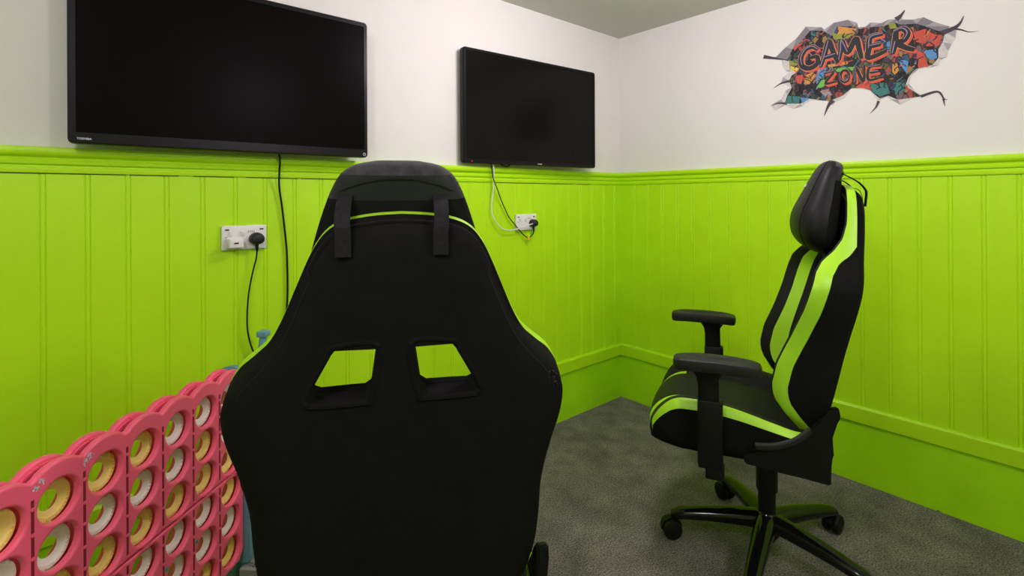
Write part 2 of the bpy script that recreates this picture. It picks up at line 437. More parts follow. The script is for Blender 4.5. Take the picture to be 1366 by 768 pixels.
    tube(bm, catmull([(-.276, -.10, zs+.030+lever), (-.284, -.055, zs-.008+lever), (-.290, .0, zs-.030+lever), (-.290, .05, zs-.038+lever)], 5), [.013]*16, 10, squash=(.9, .45), up=(0, 0, 1))
    obj('recline_lever', bm, 'pad_plastic', r)
    # ---- armrests
    for q in (-1, 1):
        pz = .699+lift+pads[0 if q < 0 else 1]
        bm = bmesh.new()
        # sleeve and bracket
        box(bm, (q*.305, .178, zs-.012), (.044, .074, .21), .008); box(bm, (q*.305, .165, zs-.128), (.032, .056, .05), .006)
        box(bm, (q*.22, .185, zs-.115), (.20, .055, .014), .004)
        a = obj('armrest', bm, 'black_plastic', r)
        bm = bmesh.new()
        rows = []
        for z, wy, wx, oy in ((zs+.02, .062, .034, -.004), (pz-.075, .060, .034, -.002), (pz-.050, .064, .036, .0), (pz-.026, .095, .048, .0), (pz-.016, .15, .058, 0)):
            rows.append([(q*.305+sx*wx/2, .185+oy+sy*wy/2, z) for sx, sy in ((-1, -.7), (-.7, -1), (.7, -1), (1, -.7), (1, .7), (.7, 1), (-.7, 1), (-1, .7))])
        loft(bm, rows); obj('arm_post', bm, 'black_plastic', a)
        bm = bmesh.new()
        lc = .185+slide[0 if q < 0 else 1]
        rows = []
        outline = []
        for t in range(28):
            th = 2*PI*t/28
            cx_, sy_ = math.cos(th), math.sin(th)
            e = .45
            outline.append((math.copysign(abs(cx_)**e, cx_)*.046, math.copysign(abs(sy_)**.6, sy_)*.128))
        for sc, z in ((.80, -.024), (.93, -.022), (1.0, -.012), (1.0, .003), (.97, .009), (.88, .012), (.4, .011)):
            rows.append([(q*.305+x*sc, lc+y*(sc*.35+.65) if sc > .5 else lc+y*sc, pz+z-.0006*(abs(y)/.128)**2*12) for x, y in outline])
        loft(bm, rows); obj('arm_pad', bm, 'pad_plastic', a)
    # ---- back
    rc = recline; Pb = Vector((0, -.25, .9558+lift))
    U = Vector((math.cos(twist), 0, math.sin(twist))); V0 = Vector((0, -math.sin(rc), math.cos(rc)))
    V = (V0*math.cos(twist)-Vector((1, 0, 0))*math.sin(twist)); Wd = U.cross(V)*-1
    if Wd.y < 0: Wd = -Wd
    def B(u, v, w): return Pb+U*u+V*v+Wd*(w+.29*max(0, v+.05)**2)
    half = [(x*wide, v) for x, v in OUTL]
    sm = catmull([(x, v, 0) for x, v in half]+[(0, .284, 0)], 4)
    right = [(p.x, p.y) for p in sm]
    full = right+[(-x, v) for x, v in right[-2::-1]]
    VS = .12                                   # top of the spine that the fan at the top turns round
    def ringpt(x, v, rr, w):
        sx, sv = 0, min(v, VS)
        return B(sx+(x-sx)*rr, sv+(v-sv)*rr, w)
    def rings(x, v):
        Wr = interp(WV, v); Wc = .052+.02*math.exp(-((v+.25)/.15)**2)
        g = .044 if v < .05 else .046
        out = [(.0, 0), (.35, 0), (.65, .001), (.80, .004), (.88, .010), (.935, .022)]
        lo, hi = .03, Wr-g
        if hi < lo: hi = lo+.002
        out += [(.960, lo), (.979, (lo+hi)/2), (.993, hi)]                      # black side
        out += [(.998, hi+(Wr-hi)*.30), (1.0, hi+(Wr-hi)*.65), (.985, Wr-.001)]         # green welt
        out += [(.955, Wr+.003), (.90, Wr-.007), (.84, max(Wc+.004, Wr-.030))]                  # black ridge
        k = max(0, Wr-.030-Wc)
        out += [(.812, Wc+k*.78), (.785, Wc+k*.56), (.757, Wc+k*.36)]                   # inner stripe
        out += [(.70, Wc+.001), (.60, Wc+.003), (.3, Wc+.008), (0, Wc+.009)]
        return out
    grid = [[ringpt(x, v, rr, w_) for rr, w_ in rings(x, v)] for x, v in full]
    bm = bmesh.new(); NR = len(grid[0]); NP = len(full)
    # weld the spine: points with the same position are merged later
    VV = [[bm.verts.new(p) for p in row] for row in grid]
    for i in range(NP-1):
        for k in range(NR-1):
            f = bm.faces.new((VV[i][k], VV[i+1][k], VV[i+1][k+1], VV[i][k+1]))
            f.material_index = 0 if k < 8 else 1 if k < 11 else 2 if k < 14 else 3 if k < 17 else 4
    # close the bottom edge
    n2 = NR
    bm.verts.ensure_lookup_table()
    bmesh.ops.remove_doubles(bm, verts=bm.verts[:], dist=1e-5)
    be = [e for e in bm.edges if len(e.link_faces) == 1]
    bmesh.ops.contextual_create(bm, geom=be)
    bmesh.ops.triangulate(bm, faces=[f for f in bm.faces if len(f.verts) > 4])
    bmesh.ops.recalc_face_normals(bm, faces=bm.faces[:])
    me = bpy.data.meshes.new('back'); bm.to_mesh(me); bm.free()
    for _ in range(5): me.materials.append(M['black_fabric'])
    bo = bpy.data.objects.new('back_tmp', me); C.objects.link(bo)
    HOLE = [(.031, .066), (.096, .067), (.108, .052), (.141, -.010), (.138, -.022), (.128, -.027), (.054, -.027), (.043, -.019)]
    cuts = []
    for q in (-1, 1):
        b2 = bmesh.new(); prism(b2, [(q*a-hs, b) for a, b in HOLE], -.08, .20, lambda a, b, d: B(a, b, d))
        bmesh.ops.recalc_face_normals(b2, faces=b2.faces[:])
        cm = bpy.data.meshes.new('cut'); b2.to_mesh(cm); b2.free(); cm.materials.append(M['black_plastic'])
        co = bpy.data.objects.new('cut', cm); C.objects.link(co); cuts.append(co)
    modified(bo, *[('BOOLEAN', dict(object=c_, operation='DIFFERENCE', solver='EXACT')) for c_ in cuts])
    for c_ in cuts: bpy.data.objects.remove(c_)
    bm = bmesh.new(); bm.from_mesh(bo.data); bpy.data.objects.remove(bo)
    split_parts(bm, r, [('backrest', 'black_fabric'), ('backrest_welt', 'green_leather'), ('side_bolster', 'black_leather'), ('backrest_stripe', 'green_leather'), ('back_cushion', 'black_leather')],
                [None, 'green leather welt round the rim of the backrest', None, 'green leather stripe on the inner side bolster', None])
    for q in (-1, 1):
        for w_, e in ((.004, 1.0),):
            bm = bmesh.new(); loop = catmull([(q*a, b, 0) for a, b in HOLE], 5, True)
            cen = Vector((q*.09, 0, 0)); off = Vector((-hs, 0, 0))
            tube(bm, [B(*(cen+off+(p-cen)*1.08).xy, w_-.001) for p in loop], .0058, 8, True)
            # inner sleeve lip half way through
            tube(bm, [B(*(cen+off+(p-cen)*1.01).xy, .045) for p in loop], .0025, 6, True)
            obj('harness_grommet', bm, 'black_fabric', r)
    # seams on the rear cover
    bm = bmesh.new()
    seam = [(x, v) for x, v in full if v > -.02]
    tube(bm, [ringpt(x, v, .90 if v < .2 else .955, .0135) for x, v in seam], .0012, 5)
    obj('cover_seam', bm, 'webbing', r)
    # worn patches on the shoulders
    for q in (1,):
        bm = bmesh.new()
        for _ in range(30):
            u, v = q*(.262+random.gauss(0, .010)), -.018+random.gauss(0, .009); s = random.uniform(.001, .0035)
            pts = [(u+s*random.uniform(.5, 1)*math.cos(t*1.05), v+s*random.uniform(.5, 1)*math.sin(t*1.05)) for t in range(6)]
            # lay on the rear surface, which bends forward towards the rim
            def wz(u_): return 0 if abs(u_) < .20 else .0
            prism(bm, pts, -.0005, .006, lambda a, b, d: B(a, b, d+(0 if abs(a) < .2 else max(0, (abs(a)-.225))*.30)))
        obj('worn_patch', bm, 'worn', r, False)
    # ---- head pillow: rows from bottom to top, teardrop in side view
    hx, hv, ht = head
    HB = lambda u, v, w: B(u+hx, v+hv, w+(v-.2)*ht)
    #       v     halfwidth  rear w  front w
    PR = [(.060, .060, .105, .128), (.066, .105, .086, .148), (.080, .136, .074, .170), (.105, .157, .066, .188), (.140, .164, .062, .195), (.175, .161, .060, .191), (.210, .152, .058, .178),
          (.250, .140, .056, .159), (.290, .126, .054, .140), (.320, .113, .049, .124), (.345, .097, .044, .108), (.360, .074, .046, .094), (.367, .040, .056, .080)]
    PRs = catmull([Vector((a, b, c)) for a, b, c, d in PR], 3); PRf = catmull([Vector((a, d, 0)) for a, b, c, d in PR], 3)
    bm = bmesh.new(); rows = []; n = 40
    for p, p2 in zip(PRs, PRf):
        v, hw, w0 = p; w1 = p2.y; row = []
        for k in range(n):
            th = 2*PI*k/n; cx_, sy_ = math.cos(th), math.sin(th)
            x = hw*math.copysign(abs(cx_)**.75, cx_); y = math.copysign(abs(sy_)**.75, sy_)
            wm = (w0+w1)/2; wv = wm+(w1-w0)/2*y
            if y < 0 and w0 < .08: wv += .0
            row.append(HB(x, v, wv))
        rows.append(row)
    fs = loft(bm, rows); PB = .300
    for f, i, k in fs:
        v = PRs[i].x; c_ = f.calc_center_median()
        f.material_index = 1 if (k >= n//2+1 and k < n-1 and PB < v < .338) else (2 if v >= .338 and k >= n//2 else 3 if (k >= n//2+1 and k < n-1 and v <= PB) else 0)  # rear below the band set black, painting the shade of the gap
    o = split_parts(bm, r, [('head_pillow', 'black_leather'), ('pillow_band', 'band_leather'), ('pillow_top', 'grey_fabric'), ('pillow_shaded_rear', 'black_fabric')], [None, 'smooth leather band across the rear of the pillow', 'worn grey fabric top of the pillow', None])
    # stitched seam over the pillow
    bm = bmesh.new()
    for q in (-1, 1):
        line = []
        for p, p2 in list(zip(PRs, PRf))[2:-1]:
            v, hw, w0 = p; w1 = p2.y; th = math.radians(50)
            line.append(HB(q*hw*math.cos(th)**.75, v, (w0+w1)/2+(w1-w0)/2*math.sin(th)**.75+.0005))
        tube(bm, line, .0012, 5)
    tube(bm, [HB(u, .340-2.4*abs(u)**2, .0425+abs(u)**2*1.6) for u in [(-.098+.0098*t) for t in range(21)]], .0012, 5)
    obj('pillow_seam', bm, 'webbing', r)
    # pillow straps over the top rim of the backrest
    for q in (-1, 1):
        bm = bmesh.new(); x = q*.080
        path = [(x*1.02, .314, .068), (x*1.01, .296, .022), (x*1.0, .276, .000), (x*.98, .262, -.004), (x*.98, .245, -.0035), (x*.98, .222, -.0025)]
        rows = []
        for (a, b, c_) in [tuple(p) for p in catmull(path, 4)]:
            rows.append([B(a-ss-.0125, b, c_), B(a-ss-.0125, b, c_-.0022), B(a-ss+.0125, b, c_-.0022), B(a-ss+.0125, b, c_)])
        loft(bm, rows); obj('pillow_strap', bm, 'webbing', r, False)
    # small woven label on the pillow front
    bm = bmesh.new()
    for k in range(6):
        u = .0+k*.012
        prism(bm, [(u, .268), (u+.008, .268), (u+.009, .277), (u+.001, .278)], 0, .0015, lambda a, b, d: HB(a, b, .106+.0465*max(0, 1-(abs(a)/.135)**2.67)**.375+d-(b-.268)*.5))
    obj('pillow_label', bm, 'silver', r, False)
    # leather lumbar cushion against the back
    return r

def split_parts(bm, parent, parts, labels):
    """one mesh object per material index"""
    me = bpy.data.meshes.new('t'); bm.normal_update(); bm.to_mesh(me); bm.free()
    res = []
    for i, (name, mk) in enumerate(parts):
        b = bmesh.new(); b.from_mesh(me)
        bmesh.ops.delete(b, geom=[f for f in b.faces if f.material_index != i], context='FACES')
        for f in b.faces: f.material_index = 0
        if not b.faces: b.free(); continue
        # separate halves stay one part only where the material is one strip of trim
        o = obj(name, b, mk, parent, 'keep', 55)
        if labels[i]: o['label'] = labels[i]
        res.append(o)
    return res

chair_near = gaming_chair('black gaming chair seen from behind in the foreground, right of the red game',
    (-2.0750, -.9980), math.radians(61.0), -.012, math.radians(10.5), 1.045, .012, base_rot=math.radians(20), ss=.014, head=(-.007, 0, 0), pads=(-.02, 0), slide=(-.03, -.03), lever=-.045)
chair_far = gaming_chair('black and lime green gaming chair facing left by the right wall',
    (-.7665, -1.2173), math.radians(116.5), .05, math.radians(12), 1.0, base_rot=math.radians(24), pads=(-.002, .008), slide=(-.025, .035), head=(0, -.014, .05))

# ------------------------------------------------------------------ televisions
def television(label, x0, x1, z0, z1, d0, d1, bez, case_d, screen, logo, extras):
    """x0,z0 lower left corner as seen, d0/d1 distance of the screen face from the wall at left/right end"""
    w = math.hypot(x1-x0, d1-d0); h = z1-z0; a = math.atan2(-(d1-d0), x1-x0)
    r = empty('television', (x0, -d0, z0), a, label=label, cat='television', group='wall mounted televisions')
    bl, br, bb, bt = bez
    # case: rounded slab, the screen recess cut as an inset frame. local x right, -y towards the room
    def rr(x0, z0, x1, z1, rad, n=5):
        P = []
        for cx, cz, a0 in ((x1-rad, z0+rad, -90), (x1-rad, z1-rad, 0), (x0+rad, z1-rad, 90), (x0+rad, z0+rad, 180)):
            for k in range(n+1):
                t = math.radians(a0+90*k/n); P.append((cx+rad*math.cos(t), cz+rad*math.sin(t)))
        return P
    R0 = .014
    loops = [(rr(.06, .05, w-.06, h-.05, R0), case_d+.012), (rr(.03, .03, w-.03, h-.03, R0), case_d), (rr(0, 0, w, h, R0), case_d-.008), (rr(0, 0, w, h, R0), .004), (rr(.003, .003, w-.003, h-.003, R0-.003), 0),
             (rr(bl, bb, w-br, h-bt, .002), 0), (rr(bl+.001, bb+.001, w-br-.001, h-bt-.001, .002), .004)]
    bm = bmesh.new(); loft(bm, [[(x, d, z) for x, z in L_] for L_, d in loops], True, False)
    bm.faces.new([bm.verts.new((x, case_d+.012, z)) for x, z in loops[0][0]])
    obj('case', bm, 'tv_case', r, True, 30)
    bm = bmesh.new(); box(bm, (w/2+(bl-br)/2, .0045, h/2+(bb-bt)/2), (w-bl-br, .003, h-bb-bt)); obj('screen', bm, screen, r, False)
    bm = bmesh.new(); dm = (d0+d1)/2
    box(bm, (w/2, (case_d+.012+dm)/2, h/2), (.20, max(.012, dm-case_d-.012), .20), .002); obj('wall_bracket', bm, 'black_plastic', r)
    if logo:
        s, lx, lz, sz = logo
        text_mesh('logo', s, sz, 'silver', Matrix.Translation((lx, -.0006, lz)) @ Euler((PI/2, 0, 0)).to_matrix().to_4x4(), r, .0003, .0002)
    for kind, ex, ez in extras:
        bm = bmesh.new()
        if kind == 'led': lathe(bm, [(0, 0), (.0035, 0), (.003, .0015), (0, .002)], 14, Matrix.Translation((ex, 0, ez)) @ Euler((PI/2, 0, 0)).to_matrix().to_4x4()); obj('standby_light', bm, 'red_led', r)
        if kind == 'knob':
            lathe(bm, [(.0045, 0), (.0062, .0008), (.0058, .0016), (.0045, .001)], 18, Matrix.Translation((ex, 0, ez)) @ Euler((PI/2, 0, 0)).to_matrix().to_4x4(), True)
            tube(bm, [(ex, -.001, ez-.001), (ex, -.001, ez+.006)], .0008, 6); obj('power_mark', bm, 'silver', r)
    return r
television('large black wall-mounted television on the left, above the socket with USB ports', -2.6350, -1.7415, 1.421, 1.954, .10, .10, (.018, .015, .031, .018), .045, 'tv_screen',
           ('TOSHIBA', .036, .013, .0080), [('knob', .878, .013)])
television('black wall-mounted television nearer the room corner, with a thinner bezel', -1.2460, -.3690, 1.426, 1.972, .052, .112, (.016, .014, .018, .014), .038, 'tv_screen2',
           ('TOSHIBA', .463, .008, .0075), [('led', .046, .008)])

# ------------------------------------------------------------------ sockets, plugs, cables on the left wall
def socket(label, cx, cz, mirror, group='double wall sockets'):
    r = empty('wall_socket', (cx, -.0105, cz), 0, label=label, cat='wall socket')
    bm = bmesh.new(); box(bm, (0, -.006, 0), (.144, .012, .085), .0035, 3); obj('faceplate', bm, 'white_plastic', r)
    for sx in (-.055, .055):
        bm = bmesh.new(); box(bm, (sx, -.0123, .028), (.013, .0008, .0045)); obj('usb_port' if not mirror else 'screw_cover', bm, 'ink', r, False)
    for sx, on in ((-.045, 0), (-.008, 1)):
        bm = bmesh.new(); box(bm, (sx, -.014, .015), (.011, .006, .017), .0015, 2, Euler((.14, 0, 0))); obj('rocker_switch', bm, 'white_plastic', r)
    for k in range(5):
        bm = bmesh.new(); box(bm, (.012+k*.006, -.0122, .020) if k < 4 else (-.058, -.0122, .002), (.003, .0006, .008) if k < 4 else (.008, .0006, .003))
        obj('printed_mark', bm, 'grey_mark', r, False)
    return r
socket('white double socket with USB ports under the large television', -2.168, 1.1245, False)
socket('white double socket below the television nearer the corner', -.824, 1.1305, True)

def plug(label, x, z, path, cat='plug', r=.0028, sz=1):
    e = empty('power_plug', (x, -.0222, z), 0, label=label, cat=cat)
    bm = bmesh.new()
    out = [(.024*math.cos(t)*1.0, .023*math.sin(t)) for t in [PI*k/10 for k in range(11)]]+[(-.023, -.008), (-.016, -.016), (-.006, -.019), (.006, -.019), (.016, -.016), (.023, -.008)]
    out = [(a*sz, b*sz) for a, b in out]
    loft(bm, [[(a*s, -d, b*s) for a, b in out] for s, d in ((1, 0), (1.0, .012), (.95, .024), (.80, .031), (.45, .034))])
    obj('plug_body', bm, 'pad_plastic', e, True, 45)
    bm = bmesh.new(); tube(bm, [(0, -.012, -.016*sz), (0, -.012, -.030*sz), (.0, -.013, -.044*sz)], [.0065*sz, .0055*sz, .0038*sz], 10); obj('strain_relief', bm, 'black_plastic', e)
    bm = bmesh.new(); tube(bm, [(p[0]-x, p[1]+.0225, p[2]-z) for p in catmull(path, 6)], r, 8)
    obj('cable', bm, 'black_plastic', e)
    return e
plug('black plug with thin hanging cable in the socket under the large television', -2.131, 1.118,
     [(-2.131, -.036, 1.080), (-2.134, -.034, 1.047), (-2.143, -.032, 1.008), (-2.153, -.03, .956), (-2.160, -.03, .904), (-2.163, -.03, .851), (-2.162, -.03, .798), (-2.153, -.03, .749), (-2.139, -.03, .709),
      (-2.11, -.03, .66), (-2.08, -.032, .58), (-2.07, -.035, .40), (-2.07, -.05, .2), (-2.07, -.06, .01), (-2.0, -.08, .006)])
pl2 = plug('black plug in the socket nearer the corner, its cable looping up to the television', -.784, 1.124,
     [(-.784, -.036, 1.086), (-.788, -.035, 1.070), (-.80, -.034, 1.058), (-.822, -.032, 1.051), (-.854, -.03, 1.068), (-.895, -.028, 1.107), (-.946, -.026, 1.159), (-.975, -.026, 1.206), (-1.005, -.03, 1.255),
      (-1.033, -.036, 1.307), (-1.057, -.040, 1.348), (-1.071, -.042, 1.403), (-1.075, -.038, 1.46), (-1.06, -.03, 1.52)], sz=.92)
bm = bmesh.new(); box(bm, (0, 0, 0), (.017, .010, .014), .002); box(bm, (.003, -.001, -.008), (.012, .008, .008), .0015)
o = obj('cable_tag', bm, 'yellow_tag', pl2); o.location = (-.820+.784, -.031+.0225, 1.047-1.124); o['label'] = 'small yellow tag clipped on the cable'
# usb charger block in the left outlet
e = empty('usb_charger', (-2.2015, -.0228, 1.107), 0, label='white USB charger block plugged into the left outlet of the socket', cat='charger')
bm = bmesh.new(); box(bm, (-.001, -.005, 0), (.048, .010, .038), .003, 2); box(bm, (0, -.0235, 0), (.044, .030, .031), .0035, 3); obj('charger_body', bm, 'white_plastic', e)
bm = bmesh.new(); box(bm, (-.0005, -.0388, .001), (.0135, .0010, .0052)); obj('usb_port', bm, 'ink', e, False)
def cable(name, label, path, r, m, cat='cable'):
    bm = bmesh.new(); tube(bm, catmull(path, 6), r, 8); return tag(obj(name, bm, m), label, cat)
cable('television_cable', 'black cable hanging from the large left television down behind the near chair',
      [(-2.07, -.035, 1.50), (-2.06, -.045, 1.431), (-2.056, -.046, 1.40), (-2.056, -.036, 1.345), (-2.053, -.026, 1.302), (-2.043, -.022, 1.233), (-2.035, -.02, 1.163), (-2.027, -.02, 1.079), (-2.025, -.02, 1.023),
       (-2.024, -.02, .917), (-2.03, -.02, .8), (-2.04, -.02, .6), (-2.04, -.035, .36), (-2.04, -.04, .15), (-2.03, -.05, .008), (-1.95, -.08, .005)], .0036, 'black_plastic')
cable('white_cable', 'white cable looping from under the television nearer the corner to its socket',
      [(-1.064, -.03, 1.48), (-1.060, -.042, 1.418), (-1.056, -.040, 1.367), (-1.054, -.034, 1.311), (-1.062, -.03, 1.237), (-1.062, -.03, 1.189), (-1.043, -.032, 1.147), (-1.010, -.035, 1.112), (-.965, -.037, 1.095),
       (-.90, -.040, 1.100), (-.848, -.047, 1.113), (-.815, -.050, 1.121), (-.800, -.045, 1.122), (-.80, -.026, 1.118)], .0030, 'white_cable')
cable('cable_loop', 'short black loop of cable showing below the television nearer the corner',
      [(-1.03, -.045, 1.46), (-1.025, -.05, 1.432), (-1.001, -.052, 1.418), (-.966, -.05, 1.421), (-.95, -.045, 1.45)], .0035, 'black_plastic')

# ------------------------------------------------------------------ red game frame with ring discs
P = .10835; RP = .0975; Z0 = .636                       # column pitch, row pitch, height of the top row of holes
BX, BY = -2.6494, -.5674                               # centre of column 1 (front face)
ang = .75615
g = empty('connect_game', (BX, BY, 0), ang, label='red plastic four-in-a-row game frame standing on the carpet at left, full of ring discs', cat='game')
def fill_curve(name, loops, m, parent, extrude, bevel, y):
    cu = bpy.data.curves.new(name, 'CURVE'); cu.dimensions = '2D'; cu.fill_mode = 'BOTH'; cu.extrude = extrude; cu.bevel_depth = bevel; cu.bevel_resolution = 3; cu.offset = -bevel
    for L_ in loops:
        sp = cu.splines.new('POLY'); sp.points.add(len(L_)-1); sp.use_cyclic_u = True
        for i, (a, b) in enumerate(L_): sp.points[i].co = (a, b, 0, 1)
    t = bpy.data.objects.new(name, cu); C.objects.link(t)
    dg = bpy.context.evaluated_depsgraph_get(); me = bpy.data.meshes.new_from_object(t.evaluated_get(dg)); bpy.data.objects.remove(t)
    me.transform(Matrix.Translation((0, y, 0)) @ Euler((PI/2, 0, 0)).to_matrix().to_4x4())
    me.materials.clear(); me.materials.append(M[m])
    for p in me.polygons: p.use_smooth = True
    me.set_sharp_from_angle(angle=math.radians(40))
    o = bpy.data.objects.new(name, me); C.objects.link(o); o.parent = parent; return o
cols = range(-1, 6); xl, xr = (-1-.62)*P, (5+.56)*P
def circle(cx, cz, r, n=36): return [(cx+r*math.cos(2*PI*k/n), cz-r*math.sin(2*PI*k/n)) for k in range(n)]
def scallop(lo, top, amp):
    pts = []
    n = 12*7
    pts.append((xl, lo)); pts.append((xr, lo))
    xs = [xr-(xr-xl)*k/n for k in range(n+1)]
    for x in xs:
        u = (x/P) % 1.0; u = u if u < .5 else u-1       # distance from column centre, -.5 ... .5
        au = abs(u)
        hgt = math.sqrt(max(0, 1-(au/.62)**2)); base = math.sqrt(1-(.40/.62)**2)
        if au > .40: hgt = base-(.10-(au-.5)**2/.10)*.18+0*.0; hgt = base-.0-(1-((.5-au)/.10)**2)*.14
        e = 0
        if x > xr-.02: e = (x-(xr-.02))**2/.02*1.0
        if x < xl+.02: e = ((xl+.02)-x)**2/.02*1.0
        pts.append((x, top-amp*(1-hgt)/(1-base+.14)-e))
    return pts
ZT = Z0+.083; ZM = Z0-2.52*RP; ZBm = Z0-5.58*RP
def panel(y, name):
    up_ = [scallop(ZM+.0015, ZT, .019)]; dn = [[(xl, ZBm+.02), (xl+.02, ZBm), (xr-.02, ZBm), (xr, ZBm+.03), (xr, ZM-.0015), (xl, ZM-.0015)]]
    for c in cols:
        for q in range(6):
            (up_ if q < 3 else dn).append(circle(c*P, Z0-q*RP, .0428))
    a = fill_curve(name, up_, 'red_plastic', g, .003, .006, y)
    b = fill_curve(name, dn, 'red_plastic', g, .003, .006, y)
    return a, b
panel(0, 'front_panel'); panel(.040, 'back_panel')
# dark strips painting the shade of the grooves between columns, with little pips
for c in range(-1, 5):
    x = (c+.5)*P
    for z1, z0 in ((Z0+.030, Z0-2.40*RP), (Z0-2.62*RP, Z0-5.45*RP)):
        bm = bmesh.new(); tube(bm, [(x, -.0082, z1), (x, -.0082, z0)], .0042, 8, squash=(1, .35), up=(1, 0, 0))
        obj('slot_shade_strip', bm, 'red_dark', g)
    for q in range(6):
        for dz in (0.012, -.039):
            if c == -1 and q == 0 and dz > 0:
                bm = bmesh.new(); lathe(bm, [(0, .002), (.004, .001), (.0045, -.002)], 10, Euler((PI/2, 0, 0)).to_matrix().to_4x4())
                pip = obj('slot_pip', bm, 'red_plastic', g)
            else: pip = pip.copy(); C.objects.link(pip)
            pip.location = (x, -.0092, Z0-q*RP+dz)
# column dividers and top webs between the two panels
bm = bmesh.new()
for c in range(-1, 7):
    x = (c-.5)*P if c < 6 else xr-.004
    if c == -1: x = xl+.004
    box(bm, (x, .020, (ZT-.032+ZBm)/2), (.003, .036, ZT-.032-ZBm-.01))
obj('column_divider', bm, 'red_plastic', g, False)
bm = bmesh.new()
sc = scallop(ZM, ZT, .019)[2:]
# curved top ribs that close the top of each panel, leaving the slot between them
for y0, y1 in ((.006, .013), (.027, .034)):
    rows = [[(x, y0, z-.010), (x, y1, z-.010), (x, y1, z-.014), (x, y0, z-.014)] for x, z in sc]
    loft(bm, rows)
for k in range(0, len(sc), 6):
    x, z = sc[k]; box(bm, (x, .010, z-.014), (.002, .009, .012)); box(bm, (x, .030, z-.014), (.002, .009, .012))
obj('top_rib', bm, 'red_plastic', g, False)
bm = bmesh.new(); box(bm, ((xl+xr)/2, .020, ZM), (xr-xl-.004, .034, .004)); box(bm, ((xl+xr)/2, .020, ZBm+.003), (xr-xl-.03, .034, .006))
obj('cross_shelf', bm, 'red_plastic', g, False)
# stickers and scuffs on the front panel
bm = bmesh.new()
def star(cx, cz, R): prism(bm, [(cx+(R if k % 2 == 0 else R*.45)*math.sin(k*PI/5), cz+(R if k % 2 == 0 else R*.45)*math.cos(k*PI/5)) for k in range(10)], -.0085, -.0096, lambda a, b, d: (a, d, b))
star(3.60*P, Z0-3.62*RP, .009); obj('star_sticker', bm, 'teal', g, False)
bm = bmesh.new(); star(2.60*P, Z0-3.62*RP, .009); obj('star_sticker', bm, 'teal', g, False)
for spot, (cx, cz) in enumerate(((-.46*P, Z0+.050), (-.34*P, Z0+.058), (.54*P, Z0+.050), (.64*P, Z0+.056))):
    bm = bmesh.new()
    for k in range(12):
        a, b = cx+random.gauss(0, .0035), cz+random.gauss(0, .0045); s = random.uniform(.0012, .0035)
        prism(bm, [(a+s*random.uniform(.4, 1)*math.cos(t*1.26), b+s*random.uniform(.4, 1)*math.sin(t*1.26)) for t in range(5)], -.0085, -.0095, lambda a, b, d: (a, d, b))
    obj('pale_scuff', bm, 'scuff', g, False)
# blue side stand at each end
for side in (1, -1):
    xe = xr if side > 0 else xl
    bm = bmesh.new()
    arch = [(-.035, .066), (-.04, .10), (-.035, .35), (-.03, .60)]+[(.028-.058*math.cos(t), .662+.046*math.sin(t)) for t in [PI*k/10 for k in range(11)]]+[(.086, .60), (.091, .35), (.096, .10), (.092, .066)]
    prism(bm, arch, xe+.002*side if side > 0 else xe-.002, xe+.030*side, lambda a, b, d: (d, a+.012, b))
    bmesh.ops.bevel(bm, geom=bm.edges[:], offset=.004, segments=2, affect='EDGES')
    sd = obj('side_stand', bm, 'blue_plastic', g)
    bm = bmesh.new(); box(bm, (xe+.04*side, .10, .035), (.08, .16, .07), .018, 3); obj('foot', bm, 'blue_plastic', sd)
    if side > 0:
        bm = bmesh.new(); tube(bm, [(xe+.06, .04, .03), (xe+.07, .01, .40), (xe+.085, -.025, .79)], [.022, .016, .012], 14); box(bm, (xe+.085, -.025, .797), (.034, .034, .020), .004)
        obj('stand_post', bm, 'blue_plastic', sd)
        bm = bmesh.new(); box(bm, (xe+.045, .03, .38), (.075, .05, .50), .02, 3); box(bm, (xe+.045, .035, .115), (.085, .06, .10), .02, 3); obj('stand_panel', bm, 'blue_plastic', sd)

# ring discs, every one a thing
TILT = .055
def disc_mesh(m):
    bm = bmesh.new(); R = .0435; t = .0075
    prof = [(R, -t*.6), (R, t*.6), (R-.0015, t), (R*.76, t*1.0), (R*.72, t*.8), (R*.50, t*.2), (R*.455, 0), (R*.50, -t*.2), (R*.72, -t*.8), (R*.76, -t), (R-.0015, -t)]
    lathe(bm, prof, 44, None, True)
    body = obj('ring_disc', bm, m)
    # raised lettering-like nubs round the rim
    bm = bmesh.new()
    for k in range(26):
        a = 2*PI*k/26+.05*math.sin(k*7)
        for s in (-1, 1):
            mt = Matrix.Rotation(a, 4, 'Z') @ Matrix.Translation((R*.875, 0, s*(t+.0002)))
            box(bm, (mt @ Vector((0, 0, 0))), (.0060 if k % 3 else .0040, .0030+.002*((k*5) % 3)/2, .0022), .0006, 1, Euler((0, 0, a+(.5 if k % 2 else -.3))))
    nub = obj('rim_embossing', bm, m, body)
    return body, nub
protoY = disc_mesh('yellow_plastic'); protoW = disc_mesh('white_disc')
GRID = {-1: 'YW', 0: 'YWY', 1: 'YWYW', 2: 'YWYW', 3: 'WWYWW', 4: 'WYYWWY', 5: 'WWYYWY'}
rown = ['top', 'second', 'third', 'fourth', 'fifth', 'bottom']
coln = {-1: 'leftmost column', 0: 'second column from left', 1: 'third column from left', 2: 'fourth (middle) column', 3: 'fifth column from left', 4: 'sixth column from left', 5: 'last column beside near chair'}
used = set()
root_m = Matrix.Translation((BX, BY, 0)) @ Matrix.Rotation(ang, 4, 'Z')
rnd = random.Random(3)
